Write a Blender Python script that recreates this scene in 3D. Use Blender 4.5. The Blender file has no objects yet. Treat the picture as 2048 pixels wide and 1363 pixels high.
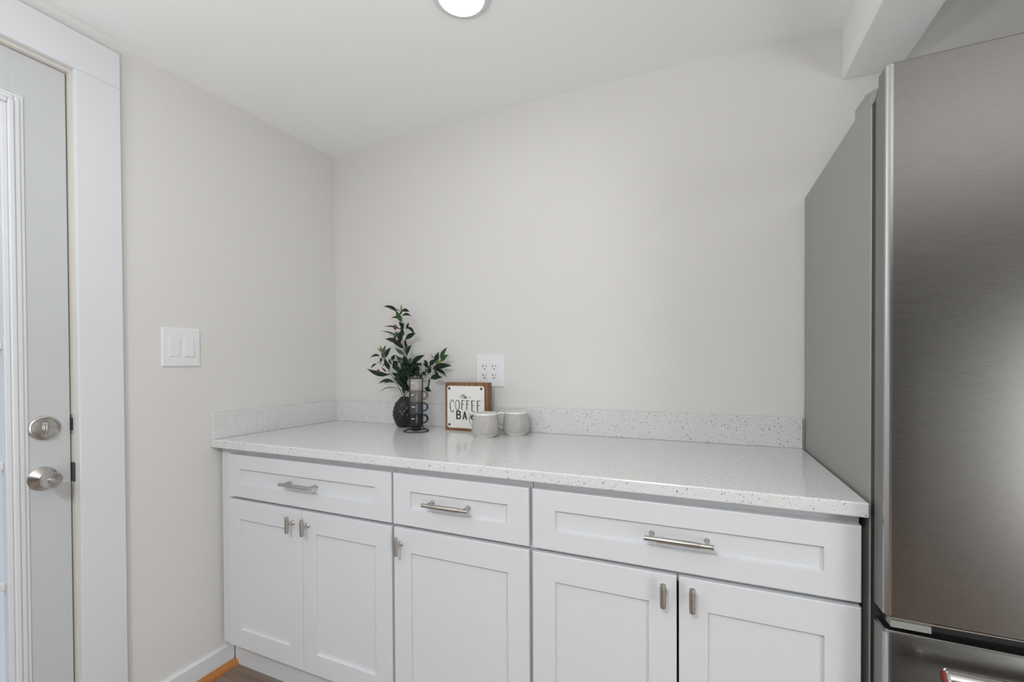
import bpy, bmesh, math, random
from mathutils import Vector, Matrix
PI = math.pi
C = bpy.context.scene.collection
S = bpy.context.scene

# ------------------------------------------------------------------ camera
cam_data = bpy.data.cameras.new('camera')
cam = bpy.data.objects.new('camera', cam_data)
C.objects.link(cam)
YAW, PITCH, ROLL = 0.4039, -0.0102, -0.0045
fwd = Vector((-math.sin(YAW) * math.cos(PITCH), math.cos(YAW) * math.cos(PITCH), math.sin(PITCH)))
rgt = Vector((math.cos(YAW), math.sin(YAW), 0))
upv = rgt.cross(fwd)
r2 = rgt * math.cos(ROLL) + upv * math.sin(ROLL)
u2 = upv * math.cos(ROLL) - rgt * math.sin(ROLL)
M = Matrix((r2, u2, -fwd)).transposed().to_4x4()
M.translation = Vector((1.738, -1.7322, 1.197))
cam.matrix_world = M
cam_data.sensor_width = 36.0
cam_data.sensor_fit = 'HORIZONTAL'
cam_data.lens = 873.4 * 36.0 / 2048.0
cam_data.shift_y = 56.65 / 2048.0
cam_data.clip_start = 0.02
S.camera = cam

# ------------------------------------------------------------------ world, lights, exposure
S.view_settings.view_transform = 'Standard'
S.view_settings.look = 'None'
S.view_settings.gamma = 1.0
S.view_settings.use_curve_mapping = False
S.view_settings.exposure = -0.14

world = bpy.data.worlds.new('world')
S.world = world
world.use_nodes = True
wn = world.node_tree
wn.nodes.clear()
w_out = wn.nodes.new('ShaderNodeOutputWorld')
w_bg = wn.nodes.new('ShaderNodeBackground')
w_tc = wn.nodes.new('ShaderNodeTexCoord')
w_sep = wn.nodes.new('ShaderNodeSeparateXYZ')
w_ramp = wn.nodes.new('ShaderNodeValToRGB')
w_map = wn.nodes.new('ShaderNodeMapRange')
wn.links.new(w_tc.outputs['Generated'], w_sep.inputs[0])
wn.links.new(w_sep.outputs['X'], w_map.inputs['Value'])
w_map.inputs['From Min'].default_value = -1
w_map.inputs['From Max'].default_value = 1
wn.links.new(w_map.outputs[0], w_ramp.inputs[0])
w_ramp.color_ramp.elements[0].position = 0.05
w_ramp.color_ramp.elements[0].color = (0.74, 0.80, 0.88, 1)
w_ramp.color_ramp.elements[1].position = 0.35
w_ramp.color_ramp.elements[1].color = (0.93, 0.95, 1.0, 1)
wn.links.new(w_ramp.outputs[0], w_bg.inputs['Color'])
w_bg.inputs['Strength'].default_value = 0.8
wn.links.new(w_bg.outputs[0], w_out.inputs['Surface'])


def area(name, loc, target, sx, sy, power, color=(1, 1, 1), shape='RECTANGLE'):
    l = bpy.data.lights.new(name, 'AREA')
    l.shape = shape
    l.size = sx
    l.size_y = sy
    l.energy = power
    l.color = color
    o = bpy.data.objects.new(name, l)
    o.location = loc
    o.rotation_euler = (Vector(target) - Vector(loc)).to_track_quat('-Z', 'Y').to_euler()
    C.objects.link(o)
    return o


# low fill added at the right; direction follows the cabinet handle shadows
area('low_right_fill', (4.2, -3.0, 0.75), (1.0, -0.6, 1.25), 1.5, 1.3, 46, (0.95, 0.98, 1.0))
# unseen overhead fill added behind the camera
area('overhead_fill', (1.4, -2.6, 2.2), (1.4, -2.6, 0), 0.3, 0.3, 33, (0.97, 0.985, 1.0))
# added upward fills that brighten the ceiling, out of view behind the camera
area('ceiling_fill', (1.5, -2.1, 0.95), (1.45, -1.9, 3), 0.8, 0.8, 13, (0.975, 0.985, 1.0))
area('ceiling_fill_left', (0.8, -2.6, 1.3), (0.8, -2.6, 3), 0.6, 0.6, 26, (0.975, 0.985, 1.0))
area('ceiling_fill_right', (3.0, -2.4, 1.45), (3.0, -2.4, 3), 0.6, 0.6, 12, (0.975, 0.985, 1.0))

CEILING_LAMP = 20.0


# ------------------------------------------------------------------ materials
def mat(name, color, rough=0.5, metal=0.0, spec=0.5, coat=0.0):
    m = bpy.data.materials.new(name)
    m.use_nodes = True
    b = m.node_tree.nodes['Principled BSDF']
    b.inputs['Base Color'].default_value = (*color, 1)
    b.inputs['Roughness'].default_value = rough
    b.inputs['Metallic'].default_value = metal
    b.inputs['Specular IOR Level'].default_value = spec
    b.inputs['Coat Weight'].default_value = coat
    return m


def node(m, t, **kw):
    n = m.node_tree.nodes.new(t)
    for k, v in kw.items():
        setattr(n, k, v)
    return n


def link(m, a, b):
    m.node_tree.links.new(a, b)


def bsdf(m):
    return m.node_tree.nodes['Principled BSDF']


def math_node(m, op, a, b=None, c=None):
    n = node(m, 'ShaderNodeMath', operation=op)
    for i, v in enumerate((a, b, c)):
        if v is None:
            continue
        if isinstance(v, (int, float)):
            n.inputs[i].default_value = v
        else:
            link(m, v, n.inputs[i])
    return n.outputs[0]


def add_bump(m, scale, strength, dist=0.001, detail=3, stretch=None):
    tc = node(m, 'ShaderNodeTexCoord')
    mp = node(m, 'ShaderNodeMapping')
    link(m, tc.outputs['Object'], mp.inputs[0])
    if stretch:
        mp.inputs['Scale'].default_value = stretch
    n = node(m, 'ShaderNodeTexNoise')
    n.inputs['Scale'].default_value = scale
    n.inputs['Detail'].default_value = detail
    link(m, mp.outputs[0], n.inputs['Vector'])
    b = node(m, 'ShaderNodeBump')
    b.inputs['Strength'].default_value = strength
    b.inputs['Distance'].default_value = dist
    link(m, n.outputs[0], b.inputs['Height'])
    link(m, b.outputs[0], bsdf(m).inputs['Normal'])
    return n


def add_mottle(m, c1, c2, scale, stretch=None, detail=4):
    tc = node(m, 'ShaderNodeTexCoord')
    mp = node(m, 'ShaderNodeMapping')
    link(m, tc.outputs['Object'], mp.inputs[0])
    if stretch:
        mp.inputs['Scale'].default_value = stretch
    n = node(m, 'ShaderNodeTexNoise')
    n.inputs['Scale'].default_value = scale
    n.inputs['Detail'].default_value = detail
    link(m, mp.outputs[0], n.inputs['Vector'])
    r = node(m, 'ShaderNodeValToRGB')
    r.color_ramp.elements[0].position = 0.35
    r.color_ramp.elements[1].position = 0.65
    r.color_ramp.elements[0].color = (*c1, 1)
    r.color_ramp.elements[1].color = (*c2, 1)
    link(m, n.outputs[0], r.inputs[0])
    link(m, r.outputs[0], bsdf(m).inputs['Base Color'])


M_wall = mat('greige_wall_paint', (0.71, 0.70, 0.68), 0.6, spec=0.3)
add_bump(M_wall, 260, 0.12, 0.0006)
M_rear = mat('dark_rear_for_reflection', (0.14, 0.128, 0.118), 0.6)  # unseen rear wall, set dark so the refrigerator front reflects dark
M_ceil = mat('white_ceiling_paint', (0.885, 0.89, 0.885), 0.85, spec=0.2)
add_bump(M_ceil, 220, 0.1, 0.0006)
M_trim = mat('white_trim_paint', (0.71, 0.725, 0.745), 0.38)
add_bump(M_trim, 90, 0.06, 0.0006, stretch=(1, 1, 0.15))
M_door = mat('white_door_paint', (0.56, 0.578, 0.588), 0.42)
add_bump(M_door, 60, 0.05, 0.0006, stretch=(1, 1, 0.2))
M_jamb = mat('cream_jamb_paint', (0.66, 0.63, 0.58), 0.5)
M_cab = mat('white_cabinet_lacquer', (0.695, 0.71, 0.732), 0.36)
M_cabin = mat('cabinet_interior', (0.35, 0.33, 0.3), 0.7)
M_plastic = mat('white_switch_plastic', (0.78, 0.79, 0.81), 0.3)
M_slot = mat('dark_slot', (0.01, 0.01, 0.01), 0.6)
M_nickel = mat('brushed_nickel', (0.52, 0.5, 0.47), 0.3, 1.0)
add_bump(M_nickel, 900, 0.1, 0.0002)
M_knurl = mat('knurled_nickel', (0.5, 0.48, 0.45), 0.34, 1.0)
add_bump(M_knurl, 1500, 0.6, 0.0004)
M_satin = mat('satin_nickel_lockset', (0.56, 0.54, 0.51), 0.27, 1.0)
M_darkmetal = mat('tarnished_strike_metal', (0.09, 0.08, 0.08), 0.45, 0.8)
M_fside = mat('grey_painted_steel', (0.305, 0.314, 0.29), 0.45)
add_bump(M_fside, 500, 0.06, 0.0004)
M_edge = mat('steel_edge_highlight', (0.46, 0.455, 0.45), 0.24, 1.0)  # lighter copy of the door steel, paints the highlight along the rounded edges
M_gasket = mat('dark_rubber_gasket', (0.03, 0.03, 0.03), 0.6)
M_black = mat('black_recess', (0.012, 0.012, 0.012), 0.5)
M_fdoorside = mat('grey_painted_door_side', (0.17, 0.174, 0.168), 0.45)
M_fplastic = mat('grey_hinge_plastic', (0.27, 0.275, 0.26), 0.4)
M_red = mat('red_medallion', (0.22, 0.018, 0.015), 0.3, coat=0.5)
M_chrome = mat('polished_handle_steel', (0.72, 0.71, 0.69), 0.16, 1.0)
M_shoe = mat('orange_oak_shoe', (0.42, 0.17, 0.045), 0.45)
add_mottle(M_shoe, (0.34, 0.125, 0.03), (0.5, 0.21, 0.06), 30, (1, 0.08, 1))
M_wood = mat('walnut_sign_wood', (0.2, 0.1, 0.045), 0.6)
add_mottle(M_wood, (0.15, 0.072, 0.03), (0.27, 0.145, 0.068), 60, (1, 1, 0.12))
M_enamel = mat('white_sign_enamel', (0.8, 0.79, 0.76), 0.35)
M_ink = mat('charcoal_lettering', (0.035, 0.035, 0.035), 0.6)
M_screw = mat('bronze_screw', (0.12, 0.085, 0.06), 0.4, 0.7)
M_wire = mat('black_wire', (0.012, 0.011, 0.011), 0.4)
M_vase = mat('black_ceramic', (0.012, 0.012, 0.013), 0.32)
M_white_ink = mat('white_mug_print', (0.75, 0.74, 0.72), 0.5)
M_stem = mat('brown_green_stem', (0.11, 0.085, 0.04), 0.6)
M_bud = mat('brown_bud', (0.095, 0.038, 0.018), 0.5)
M_leaf = [mat('dark_green_leaf', (0.026, 0.068, 0.042), 0.38),
          mat('mid_green_leaf', (0.085, 0.185, 0.06), 0.4),
          mat('lime_leaf', (0.36, 0.43, 0.11), 0.45),
          mat('grey_green_leaf', (0.17, 0.24, 0.20), 0.45),
          mat('brown_leaf', (0.13, 0.05, 0.018), 0.5)]
M_mugs = [mat('taupe_glaze', (0.36, 0.335, 0.305), 0.25),
          mat('dark_taupe_glaze', (0.135, 0.125, 0.112), 0.25),
          mat('slate_glaze', (0.042, 0.055, 0.065), 0.22),
          mat('ink_navy_glaze', (0.011, 0.013, 0.02), 0.2)]
M_stone_w = mat('white_stoneware', (0.77, 0.76, 0.73), 0.3)

# floor boards
M_floor = mat('brown_wood_floor', (0.14, 0.095, 0.07), 0.4)
add_mottle(M_floor, (0.165, 0.118, 0.09), (0.285, 0.215, 0.168), 14, (0.15, 3, 1))

# light quartz with dark and grey flecks
M_quartz = mat('speckled_quartz', (0.74, 0.74, 0.73), 0.13)


def quartz():
    m = M_quartz
    tc = node(m, 'ShaderNodeTexCoord')
    prev = None
    base = node(m, 'ShaderNodeRGB')
    base.outputs[0].default_value = (0.70, 0.705, 0.705, 1)
    prev = base.outputs[0]
    for scale, keep, rad, col in ((300, 0.78, 0.30, (0.36, 0.36, 0.37)), (190, 0.87, 0.24, (0.10, 0.10, 0.105)),
                                  (430, 0.66, 0.34, (0.54, 0.545, 0.55)), (260, 0.90, 0.26, (0.84, 0.84, 0.84))):
        v = node(m, 'ShaderNodeTexVoronoi')
        v.inputs['Scale'].default_value = scale
        mp = node(m, 'ShaderNodeMapping')
        mp.inputs['Location'].default_value = (scale * 0.37, scale * 0.11, 0)
        mp.inputs['Scale'].default_value = (1.0, 1.0, 0.85)
        link(m, tc.outputs['Object'], mp.inputs[0])
        nz = node(m, 'ShaderNodeTexNoise')
        nz.inputs['Scale'].default_value = scale * 1.5
        link(m, mp.outputs[0], nz.inputs['Vector'])
        vm = node(m, 'ShaderNodeVectorMath', operation='MULTIPLY_ADD')
        link(m, nz.outputs['Color'], vm.inputs[0])
        vm.inputs[1].default_value = (0.006, 0.006, 0.006)
        link(m, mp.outputs[0], vm.inputs[2])
        link(m, vm.outputs[0], v.inputs['Vector'])
        sp = node(m, 'ShaderNodeSeparateColor')
        link(m, v.outputs['Color'], sp.inputs[0])
        a = math_node(m, 'GREATER_THAN', sp.outputs[0], keep)
        rr = math_node(m, 'MULTIPLY', sp.outputs[1], rad)
        rr = math_node(m, 'ADD', rr, rad * 0.45)
        d = math_node(m, 'LESS_THAN', v.outputs['Distance'], rr)
        f = math_node(m, 'MULTIPLY', a, d)
        mx = node(m, 'ShaderNodeMix', data_type='RGBA')
        link(m, f, mx.inputs['Factor'])
        link(m, prev, mx.inputs['A'])
        mx.inputs['B'].default_value = (*col, 1)
        prev = mx.outputs['Result']
    link(m, prev, bsdf(m).inputs['Base Color'])


quartz()

# brushed stainless steel, fine horizontal grain
M_steel = mat('brushed_stainless', (0.23, 0.223, 0.214), 0.36, 1.0)


def steel():
    m = M_steel
    tc = node(m, 'ShaderNodeTexCoord')
    mp = node(m, 'ShaderNodeMapping')
    mp.inputs['Scale'].default_value = (24, 24, 1700)
    link(m, tc.outputs['Object'], mp.inputs[0])
    n = node(m, 'ShaderNodeTexNoise')
    n.inputs['Scale'].default_value = 1.0
    n.inputs['Detail'].default_value = 3
    link(m, mp.outputs[0], n.inputs['Vector'])
    mr = node(m, 'ShaderNodeMapRange')
    mr.inputs['To Min'].default_value = 0.25
    mr.inputs['To Max'].default_value = 0.31
    link(m, n.outputs[0], mr.inputs['Value'])
    link(m, mr.outputs[0], bsdf(m).inputs['Roughness'])


steel()

# stoneware mug with hand drawn black herringbone lines
M_herring = mat('herringbone_stoneware', (0.77, 0.76, 0.73), 0.3)


def herring():
    m = M_herring
    tc = node(m, 'ShaderNodeTexCoord')
    nz = node(m, 'ShaderNodeTexNoise')
    nz.inputs['Scale'].default_value = 45
    link(m, tc.outputs['Object'], nz.inputs['Vector'])
    sp = node(m, 'ShaderNodeSeparateXYZ')
    link(m, tc.outputs['Object'], sp.inputs[0])
    ang = math_node(m, 'ARCTAN2', sp.outputs['Y'], sp.outputs['X'])
    arc = math_node(m, 'MULTIPLY', ang, 45 * 0.0074 / (2 * PI))
    z = sp.outputs['Z']
    zz = math_node(m, 'PINGPONG', math_node(m, 'SUBTRACT', z, 0.0125), 0.0235)
    ph = math_node(m, 'ADD', arc, math_node(m, 'MULTIPLY', zz, 0.95))
    ph = math_node(m, 'ADD', ph, math_node(m, 'MULTIPLY', nz.outputs[0], 0.004))
    fr = math_node(m, 'FRACT', math_node(m, 'DIVIDE', ph, 0.0074))
    ln = math_node(m, 'LESS_THAN', fr, 0.42)
    lo = math_node(m, 'GREATER_THAN', z, 0.0135)
    hi = math_node(m, 'LESS_THAN', z, 0.0885)
    f = math_node(m, 'MULTIPLY', math_node(m, 'MULTIPLY', ln, lo), hi)
    mx = node(m, 'ShaderNodeMix', data_type='RGBA')
    link(m, f, mx.inputs['Factor'])
    mx.inputs['A'].default_value = (0.77, 0.76, 0.73, 1)
    mx.inputs['B'].default_value = (0.025, 0.025, 0.025, 1)
    link(m, mx.outputs['Result'], bsdf(m).inputs['Base Color'])


herring()

M_glass = bpy.data.materials.new('door_glass')
M_glass.use_nodes = True
_g = bsdf(M_glass)
_g.inputs['Base Color'].default_value = (0.9, 0.95, 1.0, 1)
_g.inputs['Roughness'].default_value = 0.02
_g.inputs['Transmission Weight'].default_value = 1.0
_g.inputs['IOR'].default_value = 1.45

M_lamp = bpy.data.materials.new('lamp_diffuser')
M_lamp.use_nodes = True
_l = bsdf(M_lamp)
_l.inputs['Base Color'].default_value = (0.9, 0.9, 0.9, 1)
_l.inputs['Emission Color'].default_value = (1.0, 0.985, 0.96, 1)
_l.inputs['Emission Strength'].default_value = CEILING_LAMP


# ------------------------------------------------------------------ mesh helpers
def obj(name, bm, m, parent=None, smooth=False, loc=None):
    me = bpy.data.meshes.new(name)
    bm.normal_update()
    bm.to_mesh(me)
    bm.free()
    for mm in (m if isinstance(m, (list, tuple)) else [m]):
        me.materials.append(mm)
    if smooth:
        for p in me.polygons:
            p.use_smooth = True
        try:
            me.set_sharp_from_angle(angle=math.radians(38))
        except Exception:
            pass
    o = bpy.data.objects.new(name, me)
    C.objects.link(o)
    if parent:
        o.parent = parent
    if loc is not None:
        o.location = loc
    return o


def thing(name, label, cat, loc=(0, 0, 0), rotz=0, group=None):
    o = bpy.data.objects.new(name, None)
    C.objects.link(o)
    o.location = loc
    o.rotation_euler = (0, 0, rotz)
    o.empty_display_size = 0.05
    o['label'] = label
    o['category'] = cat
    if group:
        o['group'] = group
    return o


def tag(o, label, cat, group=None):
    o['label'] = label
    o['category'] = cat
    if group:
        o['group'] = group
    return o


def struct(o, label=None, cat=None):
    o['kind'] = 'structure'
    if label:
        o['label'] = label
    if cat:
        o['category'] = cat
    return o


def box(bm, x0, x1, y0, y1, z0, z1, bev=0.0, seg=2):
    r = bmesh.ops.create_cube(bm, size=1.0)
    vs = r['verts']
    bmesh.ops.scale(bm, vec=(x1 - x0, y1 - y0, z1 - z0), verts=vs)
    bmesh.ops.translate(bm, vec=((x0 + x1) / 2, (y0 + y1) / 2, (z0 + z1) / 2), verts=vs)
    if bev > 0:
        es = list({e for v in vs for e in v.link_edges})
        bmesh.ops.bevel(bm, geom=es, offset=bev, segments=seg, affect='EDGES', profile=0.5)
    return vs


def boxes(*args, bev=0.0):
    bm = bmesh.new()
    for a in args:
        box(bm, *a, bev=bev)
    return bm


def lathe(bm, prof, n=40, axis='z', center=(0, 0, 0), rfun=None):
    """prof: list of (r, h). Closed at the ends where r == 0."""
    rings = []
    for (r, h) in prof:
        if r <= 1e-7:
            p = (0, 0, h)
            rings.append([p])
        else:
            ring = []
            for k in range(n):
                a = 2 * PI * k / n
                rr = r * (rfun(a, h) if rfun else 1)
                ring.append((rr * math.cos(a), rr * math.sin(a), h))
            rings.append(ring)

    def tr(p):
        x, y, z = p
        if axis == 'x':
            x, y, z = z, x, y
        elif axis == 'y':
            x, y, z = x, -z, y       # height runs towards -y
        return (x + center[0], y + center[1], z + center[2])
    vr = [[bm.verts.new(tr(p)) for p in ring] for ring in rings]
    for a, b in zip(vr, vr[1:]):
        if len(a) == 1 and len(b) == 1:
            continue
        for k in range(n):
            k2 = (k + 1) % n
            if len(a) == 1:
                f = (a[0], b[k], b[k2])
            elif len(b) == 1:
                f = (a[k], b[0], a[k2])
            else:
                f = (a[k], b[k], b[k2], a[k2])
            try:
                bm.faces.new(f)
            except ValueError:
                pass
    bmesh.ops.recalc_face_normals(bm, faces=bm.faces[:])
    return bm


def tube(bm, pts, r, n=10, closed=False, flat=None):
    """tube along pts; r number or list; flat = (scale_a, scale_b) oval section"""
    pts = [Vector(p) for p in pts]
    N = len(pts)
    rs = r if isinstance(r, (list, tuple)) else [r] * N
    rings = []
    ref = None
    for i, p in enumerate(pts):
        if closed:
            t = (pts[(i + 1) % N] - pts[i - 1])
        else:
            t = pts[min(i + 1, N - 1)] - pts[max(i - 1, 0)]
        t.normalize()
        if ref is None:
            ref = t.orthogonal().normalized()
            if abs(t.z) < 0.9:
                ref = (Vector((0, 0, 1)) - t * t.z).normalized()
        a = (ref - t * ref.dot(t)).normalized()
        ref = a
        b = t.cross(a)
        fa, fb = flat if flat else (1, 1)
        rings.append([bm.verts.new(p + (a * math.cos(2 * PI * k / n) * fa + b * math.sin(2 * PI * k / n) * fb) * rs[i]) for k in range(n)])
    pairs = list(zip(rings, rings[1:]))
    if closed:
        pairs.append((rings[-1], rings[0]))
    for A, B in pairs:
        for k in range(n):
            k2 = (k + 1) % n
            bm.faces.new((A[k], A[k2], B[k2], B[k]))
    if not closed:
        bm.faces.new(rings[0][::-1])
        bm.faces.new(rings[-1])
    bmesh.ops.recalc_face_normals(bm, faces=bm.faces[:])
    return bm


def extrude_profile(bm, prof, axis, a, b):
    """closed 2-D profile extruded along axis from a to b. prof coords: the two other axes in order."""
    def p3(p, h):
        if axis == 'x':
            return (h, p[0], p[1])
        if axis == 'y':
            return (p[0], h, p[1])
        return (p[0], p[1], h)
    A = [bm.verts.new(p3(p, a)) for p in prof]
    B = [bm.verts.new(p3(p, b)) for p in prof]
    n = len(prof)
    bm.faces.new(A)
    bm.faces.new(B[::-1])
    for i in range(n):
        j = (i + 1) % n
        bm.faces.new((A[i], B[i], B[j], A[j]))
    bmesh.ops.recalc_face_normals(bm, faces=bm.faces[:])
    return bm


def smoothcurve(pts, n=6):
    """Catmull-Rom through pts"""
    P = [Vector(p) for p in pts]
    P = [P[0] * 2 - P[1]] + P + [P[-1] * 2 - P[-2]]
    out = []
    for i in range(1, len(P) - 2):
        for k in range(n):
            t = k / n
            a, b, c, d = P[i - 1], P[i], P[i + 1], P[i + 2]
            out.append(0.5 * ((2 * b) + (c - a) * t + (2 * a - 5 * b + 4 * c - d) * t * t + (3 * b - a - 3 * c + d) * t ** 3))
    out.append(P[-2])
    return out


# ------------------------------------------------------------------ room shell
XR, YB = 4.3, -6.0           # far right wall, rear edge of the part of the room that is built
DY0, DY1, DZ = -1.94, -1.028, 2.092      # door opening in the left wall


def ceil_z(x, y):
    bow = 0.028 * math.sin(PI * min(max(x / 2.35, 0), 1))
    return 2.2745 + bow + 0.033 * max(y, -1.3) * max(0.0, 1 - x / 2.3)


bm = bmesh.new()
nx, ny = 48, 60
gx = [-0.1 + (XR + 0.2) * i / nx for i in range(nx + 1)]
gy = [0.1 + (YB - 0.1) * j / ny for j in range(ny + 1)]
low = [[bm.verts.new((x, y, ceil_z(x, min(y, 0)))) for x in gx] for y in gy]
top = [[bm.verts.new((x, y, 2.42)) for x in gx] for y in gy]
for j in range(ny):
    for i in range(nx):
        bm.faces.new((low[j][i], low[j][i + 1], low[j + 1][i + 1], low[j + 1][i]))
        bm.faces.new((top[j][i], top[j + 1][i], top[j + 1][i + 1], top[j][i + 1]))
for j in range(ny):
    bm.faces.new((low[j][0], low[j + 1][0], top[j + 1][0], top[j][0]))
    bm.faces.new((low[j][nx], top[j][nx], top[j + 1][nx], low[j + 1][nx]))
for i in range(nx):
    bm.faces.new((low[0][i], top[0][i], top[0][i + 1], low[0][i + 1]))
    bm.faces.new((low[ny][i], low[ny][i + 1], top[ny][i + 1], top[ny][i]))
bmesh.ops.recalc_face_normals(bm, faces=bm.faces[:])
struct(obj('ceiling', bm, M_ceil, smooth=True))

struct(obj('floor', boxes((-0.1, XR + 0.1, YB, 0.1, -0.08, 0.0)), M_floor))
struct(obj('wall_back', boxes((-0.1, XR + 0.1, 0.0, 0.1, 0.0, 2.34)), M_wall))
struct(obj('wall_left', boxes((-0.1, 0.0, DY1, 0.0, 0.0, 2.34), (-0.1, 0.0, DY0, DY1, DZ, 2.34), (-0.1, 0.0, YB, DY0, 0.0, 2.34)), M_wall))
struct(obj('wall_rear', boxes((-0.1, XR + 0.1, YB - 0.1, YB, 0.0, 2.34)), M_rear))
struct(obj('wall_right', boxes((XR, XR + 0.1, YB, -1.0, 0.0, 2.34), (2.84, XR + 0.1, -1.0, 0.0, 0.0, 2.34)), M_wall))  # block beside the refrigerator is added to shade the wall above it
# dropped beam box running out from the back wall beside the refrigerator
struct(obj('soffit', boxes((2.166, 2.315, YB + 0.1, 0.0, 2.114, 2.34), bev=0.003), M_ceil),
       'white boxed beam under the ceiling above the refrigerator side', 'ceiling beam')

# baseboard + shoe moulding on the left wall
bm = bmesh.new()
extrude_profile(bm, [(0, 0), (0.014, 0), (0.014, 0.082), (0.010, 0.088), (0.0, 0.088)], 'y', -0.915, -0.5635)
struct(obj('baseboard_left', bm, M_trim))
bm = bmesh.new()
prof = [(0.0145, 0.0)] + [(0.0145 + 0.024 * math.cos(a * PI / 12), 0.022 * math.sin(a * PI / 12)) for a in range(7)]
extrude_profile(bm, prof, 'y', -0.915, -0.5635)
struct(obj('trim_1', bm, M_shoe, smooth=True), 'orange oak shoe moulding along the foot of the white baseboard', 'shoe moulding')

# door casing (flat boards), jamb with stop and strike plates
bm = bmesh.new()
box(bm, 0.0, 0.018, -1.034, -0.921, 0.0, 2.0925, bev=0.002)
box(bm, 0.0, 0.018, -2.05, -0.921, 2.0925, 2.2055, bev=0.002)
box(bm, 0.0, 0.018, -2.05, -1.937, 0.0, 2.0925, bev=0.002)
struct(obj('trim_2', bm, M_trim), 'wide flat white casing boards around the door', 'door casing')
jamb = obj('trim_3', boxes((-0.1, 0.0, DY1 - 0.011, DY1 - 0.0005, 0.0, DZ - 0.0005), (-0.1, 0.0, DY0 + 0.0005, DY0 + 0.011, 0.0, DZ - 0.0005),
                           (-0.1, 0.0, DY0 + 0.011, DY1 - 0.011, DZ - 0.011, DZ - 0.0005)), M_jamb)
struct(jamb, 'cream door jamb lining the doorway', 'door jamb')
YJ = DY1 - 0.011
bm = bmesh.new()
box(bm, -0.034, 0.0015, YJ - 0.0022, YJ + 0.0005, 0.995, 1.053, bev=0.0006)
obj('strike_plate', bm, M_satin, jamb)['label'] = 'upper silver strike plate with dark bolt hole'
o = obj('bolt_hole', boxes((-0.026, -0.002, YJ - 0.0028, YJ - 0.002, 1.006, 1.042)), M_black, None)
o.parent = jamb
bm = bmesh.new()
box(bm, -0.034, 0.0022, YJ - 0.0026, YJ + 0.0005, 0.850, 0.908, bev=0.0012)
obj('strike_plate', bm, M_darkmetal, jamb)['label'] = 'lower dark strike plate'

# door: slab with glazed opening, moulded lite frame, muntins
door = bpy.data.objects.new('door_1', None)
C.objects.link(door)
door.location = (0, 0, 0)
struct(door, 'white glazed exterior door with nickel deadbolt and knob', 'door')
SY0, SY1, SX0, SX1 = -1.924, -1.0425, -0.06, -0.015
GY0, GY1, GZ0, GZ1 = -1.79, -1.1785, 0.26, 1.9125
bm = bmesh.new()
box(bm, SX0, SX1, GY1 + 0.02, SY1, 0.008, 2.079, bev=0.0015)
box(bm, SX0, SX1, SY0, GY0 - 0.02, 0.008, 2.079, bev=0.0015)
box(bm, SX0, SX1, GY0 - 0.02, GY1 + 0.02, GZ1 + 0.02, 2.079)
box(bm, SX0, SX1, GY0 - 0.02, GY1 + 0.02, 0.008, GZ0 - 0.02)
obj('door_slab', bm, M_door, door)


def frame_ring(bm, off, w, x0, x1, bev):
    """rectangular moulding round the glass, off = distance of inner edge from the glass edge"""
    a0, a1, b0, b1 = GY0 - off, GY1 + off, GZ0 - off, GZ1 + off
    box(bm, x0, x1, a1, a1 + w, b0 - w, b1 + w, bev)
    box(bm, x0, x1, a0 - w, a0, b0 - w, b1 + w, bev)
    box(bm, x0, x1, a0, a1, b1, b1 + w, bev)
    box(bm, x0, x1, a0, a1, b0 - w, b0, bev)


bm = bmesh.new()
frame_ring(bm, 0.0, 0.012, -0.036, -0.0095, 0.002)
frame_ring(bm, 0.012, 0.013, -0.02, -0.0045, 0.003)
frame_ring(bm, 0.025, 0.012, -0.02, -0.008, 0.003)
frame_ring(bm, 0.037, 0.008, -0.02, -0.0118, 0.0015)
obj('lite_frame', bm, M_trim, door)
obj('glass_pane', boxes((-0.040, -0.036, GY0 - 0.015, GY1 + 0.015, GZ0 - 0.015, GZ1 + 0.015)), M_glass, door)
bm = bmesh.new()
for z in (1.588, 1.256, 0.924, 0.592):
    box(bm, -0.036, -0.021, GY0, GY1, z - 0.011, z + 0.011, 0.003)
for y in (GY0 + 0.205, GY0 + 0.41):
    box(bm, -0.036, -0.0212, y - 0.011, y + 0.011, GZ0, GZ1, 0.003)
obj('muntin', bm, M_trim, door)


# deadbolt
def lathe_x(prof, cy, cz, x0=-0.015, n=48):
    b = bmesh.new()
    lathe(b, [(r, h) for r, h in prof], n, 'x', (x0, cy, cz))
    return b


DBY, DBZ = -1.1013, 1.0202
db = obj('deadbolt', lathe_x([(0, 0), (0.0335, 0), (0.0345, 0.003), (0.0335, 0.007), (0.030, 0.0095), (0.0285, 0.0095), (0.027, 0.008), (0.012, 0.0115), (0, 0.0115)], DBY, DBZ), M_satin, door, True)
bm = bmesh.new()
prof = [(-0.0075, -0.017), (0.0, -0.0185), (0.0035, -0.012), (0.0045, 0.0), (0.0035, 0.012), (0.0, 0.0185), (-0.0075, 0.016), (-0.004, 0.006), (-0.004, -0.006)]
box(bm, -0.0042, 0.013, DBY - 0.0045, DBY + 0.0045, DBZ - 0.017, DBZ + 0.017, 0.003)
box(bm, -0.0042, 0.006, DBY - 0.002, DBY + 0.012, DBZ - 0.006, DBZ + 0.006, 0.0025)
obj('thumb_turn', bm, M_satin, db, True)
for s in (-1, 1):
    bm = bmesh.new()
    lathe(bm, [(0, 0), (0.0035, 0), (0.003, 0.0012), (0.001, 0.0015), (0, 0.0006)], 16, 'x', (-0.0058, DBY + s * 0.0165, DBZ))
    obj('screw', bm, M_satin, db, True)
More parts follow.
